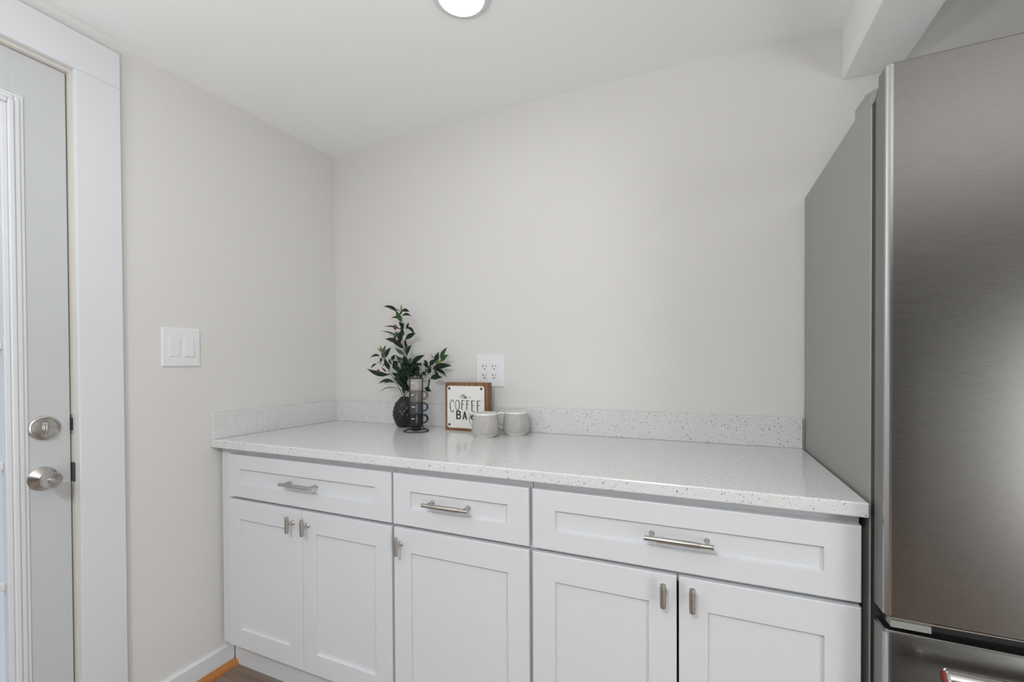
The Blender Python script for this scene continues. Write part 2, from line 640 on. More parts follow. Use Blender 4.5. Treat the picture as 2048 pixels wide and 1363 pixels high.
# door knob
KY, KZ = -1.1055, 0.8735
kn = obj('door_knob', lathe_x([(0, 0), (0.0335, 0), (0.034, 0.002), (0.0325, 0.0045), (0.0135, 0.0145), (0.0115, 0.018), (0.011, 0.030), (0.0125, 0.034),
                               (0.0215, 0.046), (0.0235, 0.052), (0.0235, 0.056), (0.022, 0.0585), (0.0195, 0.0585), (0.009, 0.055), (0, 0.055)], KY, KZ), M_satin, door, True)
bm = bmesh.new()
lathe(bm, [(0, 0), (0.0075, 0), (0.0075, 0.0035), (0.0065, 0.0045), (0, 0.0045)], 24, 'x', (0.0397, KY, KZ))
box(bm, 0.044, 0.0475, KY - 0.0018, KY + 0.0018, KZ - 0.0065, KZ + 0.0065, 0.001)
obj('lock_button', bm, M_satin, kn, True)
bm = bmesh.new()
lathe(bm, [(0, 0), (0.0035, 0), (0.0032, 0.0012), (0, 0.0012)], 16, 'x', (-0.0083, KY - 0.0235, KZ))
obj('screw', bm, M_darkmetal, kn, True)


# ------------------------------------------------------------------ ceiling lamps
def ceiling_lamp(x, y, label, group=None):
    z = ceil_z(x, y)
    t = thing('ceiling_light', label, 'ceiling light', (x, y, z))
    bm = bmesh.new()
    lathe(bm, [(0.067, 0.002), (0.088, 0.002), (0.089, -0.002), (0.080, -0.008), (0.068, -0.010), (0.067, 0.002)], 56)
    obj('trim_ring', bm, M_trim, t, True)
    bm = bmesh.new()
    lathe(bm, [(0.0668, -0.002), (0.0668, -0.008), (0.058, -0.013), (0.04, -0.0165), (0.02, -0.018), (0, -0.0185)], 48)
    obj('diffuser', bm, M_lamp, t, True)
    return t


ceiling_lamp(1.092, -0.590, 'round glowing white ceiling light above the counter')


# ------------------------------------------------------------------ base cabinets
YF = -0.6245      # door fronts
YFF = -0.604      # face frame front


def front_mesh(x0, x1, z0, z1, st, rl, rec=0.008, th=0.019, bev=0.002):
    """one clean watertight shaker front, origin at its lower left front corner"""
    bm = bmesh.new()
    w, h = x1 - x0, z1 - z0

    def ring(a, y, ax=None):
        ax = a if ax is None else ax
        return [bm.verts.new((x0 + a, y, z0 + ax)), bm.verts.new((x1 - a, y, z0 + ax)), bm.verts.new((x1 - a, y, z1 - ax)), bm.verts.new((x0 + a, y, z1 - ax))]
    yb = YF + th
    R = [ring(0, yb), ring(0, YF + bev), ring(bev * 0.3, YF + bev * 0.3), ring(bev, YF),
         ring(st - 0.0008, YF, rl - 0.0008), ring(st, YF + 0.0012, rl), ring(st, YF + rec, rl)]
    for A, B in zip(R, R[1:]):
        for k in range(4):
            k2 = (k + 1) % 4
            bm.faces.new((A[k], A[k2], B[k2], B[k]))
    bm.faces.new(R[-1])
    bm.faces.new(R[0][::-1])
    bmesh.ops.recalc_face_normals(bm, faces=bm.faces[:])
    return bm


def bar_handle(cx, cz, parent, L=0.152, dia=0.0125):
    """bar pull: thin end sections, thicker knurled sleeve, two posts"""
    bm = bmesh.new()
    y = -0.655
    r = dia / 2
    prof = [(0, 0), (r * 0.85, 0), (r * 0.92, 0.001), (r * 0.92, 0.0045), (r * 0.8, 0.005), (r * 0.92, 0.0055), (r * 0.92, 0.028),
            (r * 1.08, 0.0285), (r * 1.12, 0.0295), (r * 1.12, L - 0.0295), (r * 1.08, L - 0.0285), (r * 0.92, L - 0.028),
            (r * 0.92, L - 0.0055), (r * 0.8, L - 0.005), (r * 0.92, L - 0.0045), (r * 0.92, L - 0.001), (r * 0.85, L), (0, L)]
    lathe(bm, prof, 24, 'x', (cx - L / 2, y, cz))
    for s in (-1, 1):
        x = cx + s * (L / 2 - 0.014)
        lathe(bm, [(0, 0), (0.0062, 0), (0.0062, 0.003), (0.0045, 0.005), (0.0045, 0.042), (0, 0.042)], 20, 'y', (x, YF + 0.008, cz))
    return obj('handle', bm, M_nickel, parent, True)


def knob_handle(cx, cz, parent):
    bm = bmesh.new()
    L, r = 0.055, 0.0072
    y = -0.652
    lathe(bm, [(0, 0), (r * 0.86, 0), (r * 0.9, 0.001), (r * 0.9, 0.0065), (r, 0.007), (r, L - 0.007), (r * 0.9, L - 0.0065), (r * 0.9, L - 0.001), (r * 0.86, L), (0, L)],
          24, 'z', (cx, y, cz - L / 2))
    lathe(bm, [(0, 0), (0.0075, 0), (0.0075, 0.003), (0.005, 0.006), (0.005, 0.028), (0, 0.028)], 20, 'y', (cx, YF, cz))
    return obj('handle', bm, M_knurl, parent, True)


def cabinet(label, cx0, cx1, fx0, fx1, doors, handle_x, knobs, end_right=False):
    """cx: carcass and face frame, fx: drawer front"""
    t = thing('base_cabinet', label, 'cabinet', ((cx0 + cx1) / 2, -0.3, 0), 0, 'white base cabinets under the counter')
    off = Vector(t.location)

    def part(name, bm, m, parent=t, smooth=False):
        o = obj(name, bm, m, None, smooth)
        o.data.transform(Matrix.Translation(-off))
        o.parent = parent
        return o
    e = 0.001
    # open-fronted carcass of sheet panels
    part('carcass', boxes((cx0 + e, cx0 + 0.017, YFF + 0.019, -0.012, 0.1135, 0.8825), (cx1 - 0.017, cx1 - e, YFF + 0.019, -0.012, 0.1135, 0.8825),
                          (cx0 + e, cx0 + 0.017, -0.5495, -0.012, 0.0, 0.1135), (cx1 - 0.017, cx1 - e, -0.5495, -0.012, 0.0, 0.1135),
                          (cx0 + 0.017, cx1 - 0.017, YFF + 0.019, -0.012, 0.115, 0.131), (cx0 + 0.017, cx1 - 0.017, -0.02, -0.012, 0.131, 0.8825)), M_cab)
    fw = 0.038
    fl = fx0 + 0.02 if fx0 - cx0 > 0.04 else cx0 + fw      # a wide filler stile beside the wall
    fr = boxes((cx0 + 0.0005, fl, YFF, YFF + 0.019, 0.1135, 0.8825), (cx1 - fw, cx1 - 0.0005, YFF, YFF + 0.019, 0.1135, 0.8825),
               (fl, cx1 - fw, YFF, YFF + 0.019, 0.84, 0.8825), (fl, cx1 - fw, YFF, YFF + 0.019, 0.672, 0.718), (fl, cx1 - fw, YFF, YFF + 0.019, 0.1135, 0.15))
    part('face_frame', fr, M_cab)
    part('toe_kick', boxes((cx0 + 0.004, cx1 - 0.001, -0.562, -0.550, 0.0, 0.113)), M_cab)
    dr = part('drawer', front_mesh(fx0, fx1, 0.7015, 0.861, 0.065, 0.053), M_cab)
    h = bar_handle(handle_x, 0.7835, None)
    h.data.transform(Matrix.Translation(-off))
    h.parent = dr
    for (a, b), (kx, kz) in zip(doors, knobs):
        d = part('door', front_mesh(a, b, 0.1285, 0.691, 0.064, 0.073), M_cab)
        k = knob_handle(kx, kz, None)
        k.data.transform(Matrix.Translation(-off))
        k.parent = d
    return t


cabinet('white shaker base cabinet against the left wall, one drawer over two doors', 0.014, 0.8525, 0.0785, 0.8495,
        ((0.0805, 0.4635), (0.4655, 0.8495)), 0.466, ((0.4225, 0.644), (0.494, 0.644)))
cabinet('narrow white shaker base cabinet in the middle, one drawer over a single door', 0.8535, 1.318, 0.857, 1.3125,
        ((0.859, 1.3125),), 1.061, ((0.887, 0.643),))
cabinet('white shaker base cabinet beside the refrigerator, wide drawer over two doors', 1.319, 2.0486, 1.323, 2.0475,
        ((1.323, 1.6895), (1.6945, 2.0475)), 1.694, ((1.6605, 0.6505), (1.7245, 0.652)))

# ------------------------------------------------------------------ countertop
ct = obj('countertop', boxes((0.0005, 2.056, -0.6395, -0.0005, 0.8832, 0.914), bev=0.003), M_quartz)
tag(ct, 'white speckled quartz countertop running from the wall to the refrigerator', 'countertop')
obj('backsplash', boxes((0.0205, 2.056, -0.02, -0.0005, 0.9142, 1.016), bev=0.0018), M_quartz, ct)
obj('backsplash', boxes((0.0005, 0.0203, -0.6393, -0.0005, 0.9142, 1.016), bev=0.0018), M_quartz, ct)

# ------------------------------------------------------------------ refrigerator
fr = thing('refrigerator', 'tall stainless steel refrigerator with bottom freezer at right end of counter', 'refrigerator', (2.44, -0.33, 0))
FO = Vector(fr.location)


def fpart(name, bm, m, parent=fr, smooth=False):
    o = obj(name, bm, m, None, smooth)
    o.data.transform(Matrix.Translation(-FO))
    o.parent = parent
    return o


FX0, FX1 = 2.0625, 2.82
fpart('body', boxes((FX0, FX1, -0.6152, -0.008, 0.02, 1.747), bev=0.002), M_fside)
fpart('gasket', boxes((FX0 + 0.0025, FX1 - 0.0025, -0.6396, -0.6155, 0.06, 1.722)), M_gasket)
for fx_ in (FX0 + 0.03, FX1 - 0.08):
    for fy_ in (-0.6, -0.1):
        fpart('leveling_foot', boxes((fx_, fx_ + 0.05, fy_, fy_ + 0.05, 0.0, 0.021)), M_gasket)


def door_profile(yr, bow=0.007):
    """plan outline of a door: rounded front edges with a fine reed, slightly bowed front"""
    r = 0.011
    P = [(FX0 + 0.001, yr)]
    yf = -0.692
    for k in range(0, 9):
        a = k / 8 * PI / 2
        rr = r + (0.0007 if k in (3, 6) else 0)
        P.append((FX0 + 0.001 + r - rr * math.cos(a), yf + r - rr * math.sin(a)))
    for k in range(1, 16):
        t = k / 16
        P.append((FX0 + r + (FX1 - FX0 - 2 * r) * t, yf - bow * math.sin(PI * t)))
    for k in range(8, -1, -1):
        a = k / 8 * PI / 2
        P.append((FX1 - 0.001 - r + r * math.cos(a), yf + r - r * math.sin(a)))
    P.append((FX1 - 0.001, yr))
    return P


def loft_z(levels):
    """levels: (z, outline) with equal counts"""
    bm = bmesh.new()
    L = [[bm.verts.new((p[0], p[1], z)) for p in prof] for z, prof in levels]
    n = len(L[0])
    bm.faces.new(L[0])
    bm.faces.new(L[-1][::-1])
    for A, B in zip(L, L[1:]):
        for i in range(n):
            j = (i + 1) % n
            bm.faces.new((A[i], B[i], B[j], A[j]))
    bmesh.ops.recalc_face_normals(bm, faces=bm.faces[:])
    for f in bm.faces:
        c = f.calc_center_median()
        if abs(f.normal.z) > 0.5:
            continue
        if abs(f.normal.x) > 0.985:
            f.material_index = 1
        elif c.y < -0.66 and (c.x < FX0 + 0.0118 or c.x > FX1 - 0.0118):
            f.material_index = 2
    return bm


def inset_prof(prof, d):
    cx, cy = (FX0 + FX1) / 2, -0.67
    out = []
    for x, y in prof:
        nx_ = x + (d if x < cx - 0.3 else (-d if x > cx + 0.3 else 0))
        ny_ = y + (d if y < -0.66 else 0)
        out.append((nx_, ny_))
    return out


pA, pB = door_profile(-0.640), door_profile(-0.6530)
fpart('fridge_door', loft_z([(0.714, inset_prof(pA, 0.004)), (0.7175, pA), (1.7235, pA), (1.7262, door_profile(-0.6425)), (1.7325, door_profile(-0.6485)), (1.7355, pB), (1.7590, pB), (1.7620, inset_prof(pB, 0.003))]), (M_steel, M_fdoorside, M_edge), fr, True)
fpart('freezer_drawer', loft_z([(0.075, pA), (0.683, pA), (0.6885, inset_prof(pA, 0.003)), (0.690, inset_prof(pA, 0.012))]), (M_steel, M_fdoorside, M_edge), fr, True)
fpart('door_trim', boxes((FX0 + 0.010, FX1 - 0.01, -0.688, -0.641, 0.7095, 0.7138), bev=0.001), M_chrome, fr)
fpart('grip_recess', boxes((FX0 + 0.012, FX1 - 0.012, -0.668, -0.641, 0.6902, 0.7094)), M_black, fr)
fpart('hinge_bracket', boxes((2.0735, 2.1335, -0.692, -0.669, 0.6965, 0.7085), bev=0.0008), M_fplastic, fr)
fpart('toe_grille', boxes((FX0 + 0.02, FX1 - 0.02, -0.63, -0.626, 0.03, 0.072)), M_black, fr)
# hinge cover on top of the body, its nose tucked into the notch of the door
bm = bmesh.new()
extrude_profile(bm, [(-0.511, 1.7475), (-0.511, 1.7682), (-0.580, 1.7650), (-0.580, 1.7475)], 'x', FX0 + 0.0015, FX0 + 0.13)
extrude_profile(bm, [(-0.5802, 1.7475), (-0.5802, 1.7648), (-0.636, 1.7465), (-0.6495, 1.7395), (-0.6490, 1.7365), (-0.6395, 1.7275), (-0.630, 1.7232), (-0.6170, 1.7232), (-0.6158, 1.7475)], 'x', FX0 + 0.0005, FX0 + 0.13)
fpart('hinge_cover', bm, M_fplastic, fr)
# freezer handle: fat oval bar with a red disc in its end cap, on stand-offs
HZ, HY = 0.653, -0.752
bm = bmesh.new()
lathe(bm, [(0, 0), (0.0135, 0), (0.0165, 0.003), (0.0165, 0.577), (0.0135, 0.58), (0, 0.58)], 32, 'x', (2.128, HY, HZ))
for x in (2.36, 2.60):
    box(bm, x, x + 0.03, HY, -0.699, HZ - 0.009, HZ + 0.009, 0.003)
hd = fpart('handle', bm, M_chrome, fr, True)
bm = bmesh.new()
lathe(bm, [(0, 0.0004), (0.0125, 0.0004), (0.0125, -0.0012), (0.010, -0.0022), (0, -0.0026)], 28, 'x', (2.128, HY, HZ))
o = obj('medallion', bm, M_red, None, True)
o.data.transform(Matrix.Translation(-FO))
o.parent = hd
o['label'] = 'dark red end-cap disc'


# ------------------------------------------------------------------ wall plates
def plate_bm(w, h, holes):
    """bevelled plate in local x (right) / z (up), facing -y; thickness 6 mm"""
    bm = bmesh.new()
    t = 0.006
    rb = [(-w / 2, 0, -h / 2), (w / 2, 0, -h / 2), (w / 2, 0, h / 2), (-w / 2, 0, h / 2)]
    R = []
    for d, y in ((0, 0), (0, -t * 0.5), (0.0012, -t * 0.8), (0.004, -t)):
        R.append([bm.verts.new((math.copysign(abs(x) - d, x), y, math.copysign(abs(z) - d, z))) for x, _, z in rb])
    for A, B in zip(R, R[1:]):
        for k in range(4):
            bm.faces.new((A[k], A[(k + 1) % 4], B[(k + 1) % 4], B[k]))
    bm.faces.new(R[-1])
    bm.faces.new(R[0][::-1])
    bmesh.ops.recalc_face_normals(bm, faces=bm.faces[:])
    return bm


def plate_screws(t, spots):
    for sx, sz in spots:
        bm = bmesh.new()
        lathe(bm, [(0, -0.0004), (0.0033, -0.0004), (0.0028, 0.001), (0, 0.0012)], 16, 'y', (sx, -0.006, sz))
        box(bm, sx - 0.0004, sx + 0.0004, -0.0076, -0.0068, sz - 0.0024, sz + 0.0024)
        obj('screw', bm, M_plastic, t, True)


sw = thing('light_switch', 'white double rocker light switch on the left wall', 'light switch', (0.0, -0.7405, 1.2665), PI / 2)
obj('wall_plate', plate_bm(0.129, 0.14, 0), M_plastic, sw)
for s in (-1, 1):
    bm = bmesh.new()
    x = s * 0.0235
    # surround gap, then a rocker tilted about its middle
    box(bm, x - 0.0172, x + 0.0172, -0.0072, -0.0058, -0.0345, 0.0345, 0.0006)
    rk = obj('rocker', bm, M_plastic, sw)
    bm = bmesh.new()
    extrude_profile(bm, [(-0.0070, -0.0325), (-0.0085, -0.0325), (-0.0078 - 0.002, 0.0), (-0.0105, 0.0325), (-0.0070, 0.0325)] if s < 0 else
                    [(-0.0070, -0.0325), (-0.0105, -0.0325), (-0.0098, 0.0), (-0.0085, 0.0325), (-0.0070, 0.0325)], 'x', x - 0.0152, x + 0.0152)
    obj('paddle', bm, M_plastic, rk)
plate_screws(sw, [(s * 0.0235, z) for s in (-1, 1) for z in (-0.0495, 0.0495)])

ol = thing('electrical_outlet', 'white double electrical outlet on the back wall behind the wooden sign', 'outlet', (0.8945, 0.0, 1.172), 0)
obj('wall_plate', plate_bm(0.138, 0.142, 0), M_plastic, ol)
for s in (-1, 1):
    x = s * 0.0235 - 0.0015
    bm = bmesh.new()
    box(bm, x - 0.0168, x + 0.0168, -0.0082, -0.0058, -0.0345, 0.0345, 0.0006)
    rc = obj('receptacle', bm, M_plastic, ol)
    bm = bmesh.new()
    for dz in (0.0205, -0.0185):
        box(bm, x - 0.0078, x - 0.0058, -0.0088, -0.0079, dz - 0.005, dz + 0.005)        # neutral slot, T shaped
        box(bm, x - 0.0120, x - 0.0070, -0.0088, -0.0079, dz - 0.0010, dz + 0.0010)
        box(bm, x + 0.0058, x + 0.0078, -0.0088, -0.0079, dz - 0.004, dz + 0.004)
        lathe(bm, [(0, 0), (0.0028, 0), (0.0028, 0.0009), (0, 0.0009)], 14, 'y', (x, -0.0079, dz - 0.0125))
    obj('slots', bm, M_slot, rc)
plate_screws(ol, [(s * 0.0235 - 0.0015, z) for s in (-1, 1) for z in (-0.0495, 0.0495)])

# ------------------------------------------------------------------ coffee sign
SXL, SXR, SF, SB, SZ0, SZ1 = 0.717, 0.924, -0.090, -0.050, 0.9142, 1.1222
sg = thing('coffee_sign', 'square wooden block sign with white plate of dark coffee lettering', 'sign', ((SXL + SXR) / 2, (SF + SB) / 2, 0.9142))
SO = Vector(sg.location)


def spart(name, bm, m, smooth=False):
    o = obj(name, bm, m, None, smooth)
    o.data.transform(Matrix.Translation(-SO))
    o.parent = sg
    return o


spart('wooden_frame', boxes((SXL, SXR, SF, SB, SZ0, SZ1), bev=0.0015), M_wood)
PX0, PX1, PZ0, PZ1 = 0.7293, 0.9095, 0.9262, 1.1076
bm = bmesh.new()
rc_ = 0.011
out = []
for (cx_, cz_, a0) in ((PX1 - rc_, PZ1 - rc_, 0), (PX0 + rc_, PZ1 - rc_, 90), (PX0 + rc_, PZ0 + rc_, 180), (PX1 - rc_, PZ0 + rc_, 270)):
    for k in range(7):
        a = math.radians(a0 + 15 * k)
        out.append((cx_ + rc_ * math.cos(a), cz_ + rc_ * math.sin(a)))
extrude_profile(bm, out, 'y', SF - 0.0022, SF - 0.0002)
spart('sign_plate', bm, M_enamel)
for (x, z) in ((0.7395, 1.0965), (0.8955, 1.0965), (0.7395, 0.9395), (0.8955, 0.9395)):
    bm = bmesh.new()
    lathe(bm, [(0, 0), (0.0058, 0), (0.0052, 0.0018), (0.0025, 0.003), (0, 0.0032)], 20, 'y', (x, SF - 0.0022, z))
    spart('screw', bm, M_screw, True)


n_strokes = 0


def stroke(bm, pts, w):
    """a raised painted stroke on the sign plate; pts and w in design units (667 = plate width)"""
    global n_strokes
    k = 0.1802 / 667

    def to(p):
        return Vector((PX0 + p[0] * k, 0, PZ1 - p[1] * k * 0.875))
    P = [to(p) for p in pts]
    hw = w * k / 2
    for a, b in zip(P, P[1:]):
        n_strokes += 1
        y0, y1 = SF - 0.0022, SF - 0.0026 - 2e-6 * n_strokes
        d = (b - a)
        if d.length < 1e-6:
            continue
        d.normalize()
        n_ = Vector((-d.z, 0, d.x)) * hw
        e_ = d * hw * 0.5
        q = [a - e_ + n_, b + e_ + n_, b + e_ - n_, a - e_ - n_]
        A = [bm.verts.new((v.x, y0, v.z)) for v in q]
        B = [bm.verts.new((v.x, y1, v.z)) for v in q]
        bm.faces.new(A)
        bm.faces.new(B[::-1])
        for i in range(4):
            bm.faces.new((A[i], A[(i + 1) % 4], B[(i + 1) % 4], B[i]))


def arc(cx_, cy_, rx, ry, a0, a1, n=18):
    return [(cx_ + rx * math.cos(math.radians(a0 + (a1 - a0) * i / n)), cy_ - ry * math.sin(math.radians(a0 + (a1 - a0) * i / n))) for i in range(n + 1)]


bm = bmesh.new()
# - The -
stroke(bm, [(217, 203), (238, 203)], 7)
stroke(bm, [(398, 200), (424, 200)], 7)
stroke(bm, smoothcurve([(262, 190, 0), (252, 178, 0), (262, 165, 0), (285, 168, 0), (312, 158, 0)], 5), 8)
stroke(bm, smoothcurve([(292, 168, 0), (284, 198, 0), (272, 222, 0), (262, 218, 0)], 5), 9)
stroke(bm, smoothcurve([(318, 160, 0), (310, 192, 0), (302, 226, 0)], 4), 9)
stroke(bm, smoothcurve([(304, 215, 0), (316, 194, 0), (326, 196, 0), (322, 222, 0), (332, 222, 0)], 5), 8)
stroke(bm, smoothcurve([(336, 212, 0), (352, 204, 0), (348, 192, 0), (336, 200, 0), (336, 220, 0), (350, 226, 0), (366, 212, 0)], 5), 8)
# COFFEE, tall thin letters with one heavier side
stroke(bm, arc(92, 372, 38, 112, 38, 322, 26), 10)
stroke(bm, arc(88, 372, 36, 106, 100, 260, 18), 9)
stroke(bm, arc(190, 350, 38, 92, 0, 360, 30), 9)
stroke(bm, arc(190, 350, 33, 88, 280, 440, 16), 8)
for x, zb in ((268, 432), (356, 434)):
    stroke(bm, [(x, 264), (x, zb)], 9)
    stroke(bm, [(x + 7, 266), (x + 7, zb - 6)], 5)
    stroke(bm, [(x - 4, 265), (x + 48, 264)], 10)
    stroke(bm, [(x, 330), (x + 38, 328)], 9)
for x, zb, ze in ((444, 447, 470), (544, 476, 488)):
    stroke(bm, [(x, 266), (x + 4, zb)], 9)
    stroke(bm, [(x + 8, 268), (x + 12, zb - 8)], 5)
    stroke(bm, [(x - 6, 268), (x + 56, 264)], 10)
    stroke(bm, [(x + 4, 350), (x + 44, 344)], 9)
    stroke(bm, [(x + 1, zb), (x + 62, ze)], 10)
# BAR, heavy letters
stroke(bm, [(176, 462), (178, 596)], 24)
stroke(bm, smoothcurve([(176, 466, 0), (222, 464, 0), (238, 488, 0), (222, 518, 0), (180, 526, 0)], 6), 22)
stroke(bm, smoothcurve([(180, 528, 0), (226, 526, 0), (244, 560, 0), (226, 592, 0), (178, 598, 0)], 6), 22)
stroke(bm, [(292, 604), (318, 468)], 20)
stroke(bm, [(318, 468), (352, 604)], 24)
stroke(bm, [(302, 562), (344, 562)], 16)
stroke(bm, [(402, 496), (404, 606)], 24)
stroke(bm, smoothcurve([(402, 502, 0), (448, 502, 0), (462, 524, 0), (446, 548, 0), (404, 554, 0)], 6), 22)
stroke(bm, [(424, 552), (466, 610)], 23)
bmesh.ops.recalc_face_normals(bm, faces=bm.faces[:])
spart('lettering', bm, M_ink)


# ------------------------------------------------------------------ herringbone mugs
def big_mug(x, y, rot, label):
    t = thing('coffee_mug', label, 'mug', (x, y, 0.9142), rot, 'herringbone coffee mugs')
    bm = bmesh.new()
    lathe(bm, [(0, 0.002), (0.030, 0.002), (0.032, 0), (0.0375, 0), (0.0395, 0.003), (0.0405, 0.006), (0.050, 0.011), (0.0530, 0.017), (0.0538, 0.026), (0.0532, 0.040),
               (0.0512, 0.058), (0.0488, 0.074), (0.0468, 0.086), (0.0464, 0.0935), (0.0450, 0.0955), (0.0432, 0.0935), (0.0438, 0.080), (0.0470, 0.056), (0.0495, 0.030), (0.046, 0.014), (0.03, 0.010), (0, 0.010)], 64)
    for f in bm.faces:
        c = f.calc_center_median()
        f.normal_update()
        if c.z > 0.0092 and f.normal.x * c.x + f.normal.y * c.y < -1e-4 or (c.z > 0.009 and c.z < 0.02 and f.normal.z > 0.9):
            f.material_index = 1
    obj('body', bm, (M_herring, M_stone_w), t, True)
    bm = bmesh.new()
    pts = smoothcurve([(0.0465, 0, 0.083), (0.060, 0, 0.0875), (0.0755, 0, 0.0815), (0.0815, 0, 0.066), (0.0775, 0, 0.046), (0.066, 0, 0.031), (0.0525, 0, 0.025)], 6)
    tube(bm, pts, 0.0062, 12, flat=(0.8, 1.35))
    obj('handle', bm, M_stone_w, t, True)
    return t


big_mug(0.964, -0.192, math.radians(172), 'front herringbone mug, nearest the counter edge, overlapping the sign corner')
big_mug(1.057, -0.100, math.radians(197), 'rear herringbone mug by the backsplash, right of the other mug')

# ------------------------------------------------------------------ mug rack with four stacked mugs
RX, RY = 0.6225, -0.171
TOWARD = math.atan2(-1.7322 - RY, 1.738 - RX)
rack = thing('mug_rack', 'black wire mug stand with round base holding a column of mugs', 'mug rack', (RX, RY, 0.9142), TOWARD)
bm = bmesh.new()
tube(bm, [(0.053 * math.cos(2 * PI * k / 48), 0.053 * math.sin(2 * PI * k / 48), 0.0022) for k in range(48)], 0.0022, 8, True)
obj('base_ring', bm, M_wire, rack, True)
bm = bmesh.new()
tube(bm, [(0.0287 * math.cos(2 * PI * k / 40), 0.0287 * math.sin(2 * PI * k / 40), 0.0170) for k in range(40)], 0.0016, 8, True)
obj('support_ring', bm, M_wire, rack, True)
for a in (72, -72, 118, -118):
    ca, sa = math.cos(math.radians(a)), math.sin(math.radians(a))
    bm = bmesh.new()
    R0 = 0.0287
    pts = smoothcurve([(0.053 * ca, 0.053 * sa, 0.0022), (0.044 * ca, 0.044 * sa, 0.007), (R0 * ca * 1.06, R0 * sa * 1.06, 0.017), (R0 * ca, R0 * sa, 0.035)], 5) + [Vector((R0 * ca, R0 * sa, 0.227))]
    tube(bm, pts, 0.0019, 8)
    obj('upright', bm, M_wire, rack, True)
bm = bmesh.new()
tube(bm, [(0.0287 * math.cos(2 * PI * k / 40), 0.0287 * math.sin(2 * PI * k / 40), 0.2275) for k in range(40)], 0.0019, 8, True)
obj('top_ring', bm, M_wire, rack, True)
names = ['light taupe mug at the top of the black wire stand', 'dark taupe mug second from the top of the wire stand',
         'slate blue mug third from the top of the wire stand', 'dark navy mug at the bottom of the black wire stand']
for i in range(4):
    z = 0.9142 + 0.0190 - 0.0185 + 0.004 + (3 - i) * 0.0508
    t = thing('espresso_mug', names[i], 'mug', (RX, RY, z), TOWARD, 'mugs stacked in the wire stand')
    bm = bmesh.new()
    lathe(bm, [(0, 0), (0.0185, 0), (0.0195, 0.001), (0.0200, 0.0165), (0.0215, 0.0182), (0.0250, 0.0190), (0.0262, 0.0205), (0.0266, 0.030), (0.0266, 0.0675), (0.0262, 0.0692),
               (0.0246, 0.0692), (0.0238, 0.066), (0.0232, 0.030), (0.016, 0.022), (0, 0.022)], 48)
    obj('body', bm, M_mugs[i], t, True)
    bm = bmesh.new()
    d = Vector((math.cos(math.radians(96)), math.sin(math.radians(96)), 0))
    pts = smoothcurve([d * 0.0262 + Vector((0, 0, 0.0630)), d * 0.036 + Vector((0, 0, 0.0640)), d * 0.0465 + Vector((0, 0, 0.056)), d * 0.0475 + Vector((0, 0, 0.044)), d * 0.041 + Vector((0, 0, 0.0335)), d * 0.0262 + Vector((0, 0, 0.0315))], 5)
    tube(bm, pts, 0.0044, 12, flat=(1.0, 1.25))
    obj('handle', bm, M_mugs[i], t, True)
    # tiny pale printed word, too small to read: a row of uneven dabs wrapped on the front
    bm = bmesh.new()
    rnd = random.Random(10 + i)
    a0 = -48
    n_l = (7, 6, 8, 7)[i]
    for k in range(n_l):
        a = math.radians(a0 + k * 4.6)
        a2 = math.radians(a0 + k * 4.6 + 3.3)
        zc, hh = 0.0515, 0.0017 + rnd.random() * 0.0007
        rr, ro = 0.0264, 0.0269
        A = [bm.verts.new((r_ * math.cos(x_), r_ * math.sin(x_), z_)) for r_ in (rr, ro) for x_, z_ in ((a, zc - hh), (a2, zc - hh), (a2, zc + hh), (a, zc + hh))]
        for f in ((0, 1, 2, 3), (7, 6, 5, 4), (0, 4, 5, 1), (1, 5, 6, 2), (2, 6, 7, 3), (3, 7, 4, 0)):
            bm.faces.new([A[q] for q in f])
    bmesh.ops.recalc_face_normals(bm, faces=bm.faces[:])
    obj('print', bm, M_white_ink, t)

# ------------------------------------------------------------------ vase
VX, VY = 0.490, -0.076
vz = bmesh.new()


def facets(a, h):
    # rows of rounded lozenges wrapping diagonally round the body
    u = 11 * a / (2 * PI)
    v = h / 0.036
    s = (abs(math.sin(PI * (u + v))) * abs(math.sin(PI * (u - v)))) ** 0.6
    env = min(1, max(0, h / 0.012)) * min(1, max(0, (0.134 - h) / 0.012))
    return 1 + (0.085 * s - 0.05) * env


_ctl = [(0.0, 0.0278), (0.0076, 0.0354), (0.033, 0.0468), (0.058, 0.0519), (0.0835, 0.0493), (0.109, 0.0405), (0.121, 0.0316), (0.133, 0.0215)]
vp = [(0, 0), (0.026, 0)] + [(p.y, p.x) for p in smoothcurve([(h, r, 0) for h, r in _ctl], 10)]
vp += [(0.0195, 0.1365), (0.0185, 0.138), (0.0165, 0.137), (0.016, 0.128), (0.025, 0.11), (0.025, 0.06), (0, 0.055)]
lathe(vz, vp, 176, rfun=facets)
vase = obj('bud_vase', vz, M_vase, None, True, (VX, VY, 0.9142))
tag(vase, 'small black textured ceramic vase holding green stems', 'vase')

# ------------------------------------------------------------------ artificial olive stems in the vase
# local frame: u to the right along the counter view, z up, d away from the room; origin in the vase mouth
pl = thing('leafy_stem', 'green artificial leafy stem with three branches standing in the black vase', 'plant', (0.4865, VY, 1.0545), 0.0)
K = 0.000338


def P3(u, v, d=0.0):
    du, dv = u - 526, 1305 - v
    return Vector((0.0004125 * du - 2.38e-8 * du * du, max(-0.07, min(0.042, d)), dv * (0.0003382 - 2.7e-8 * du) + 9.7e-6 * du))


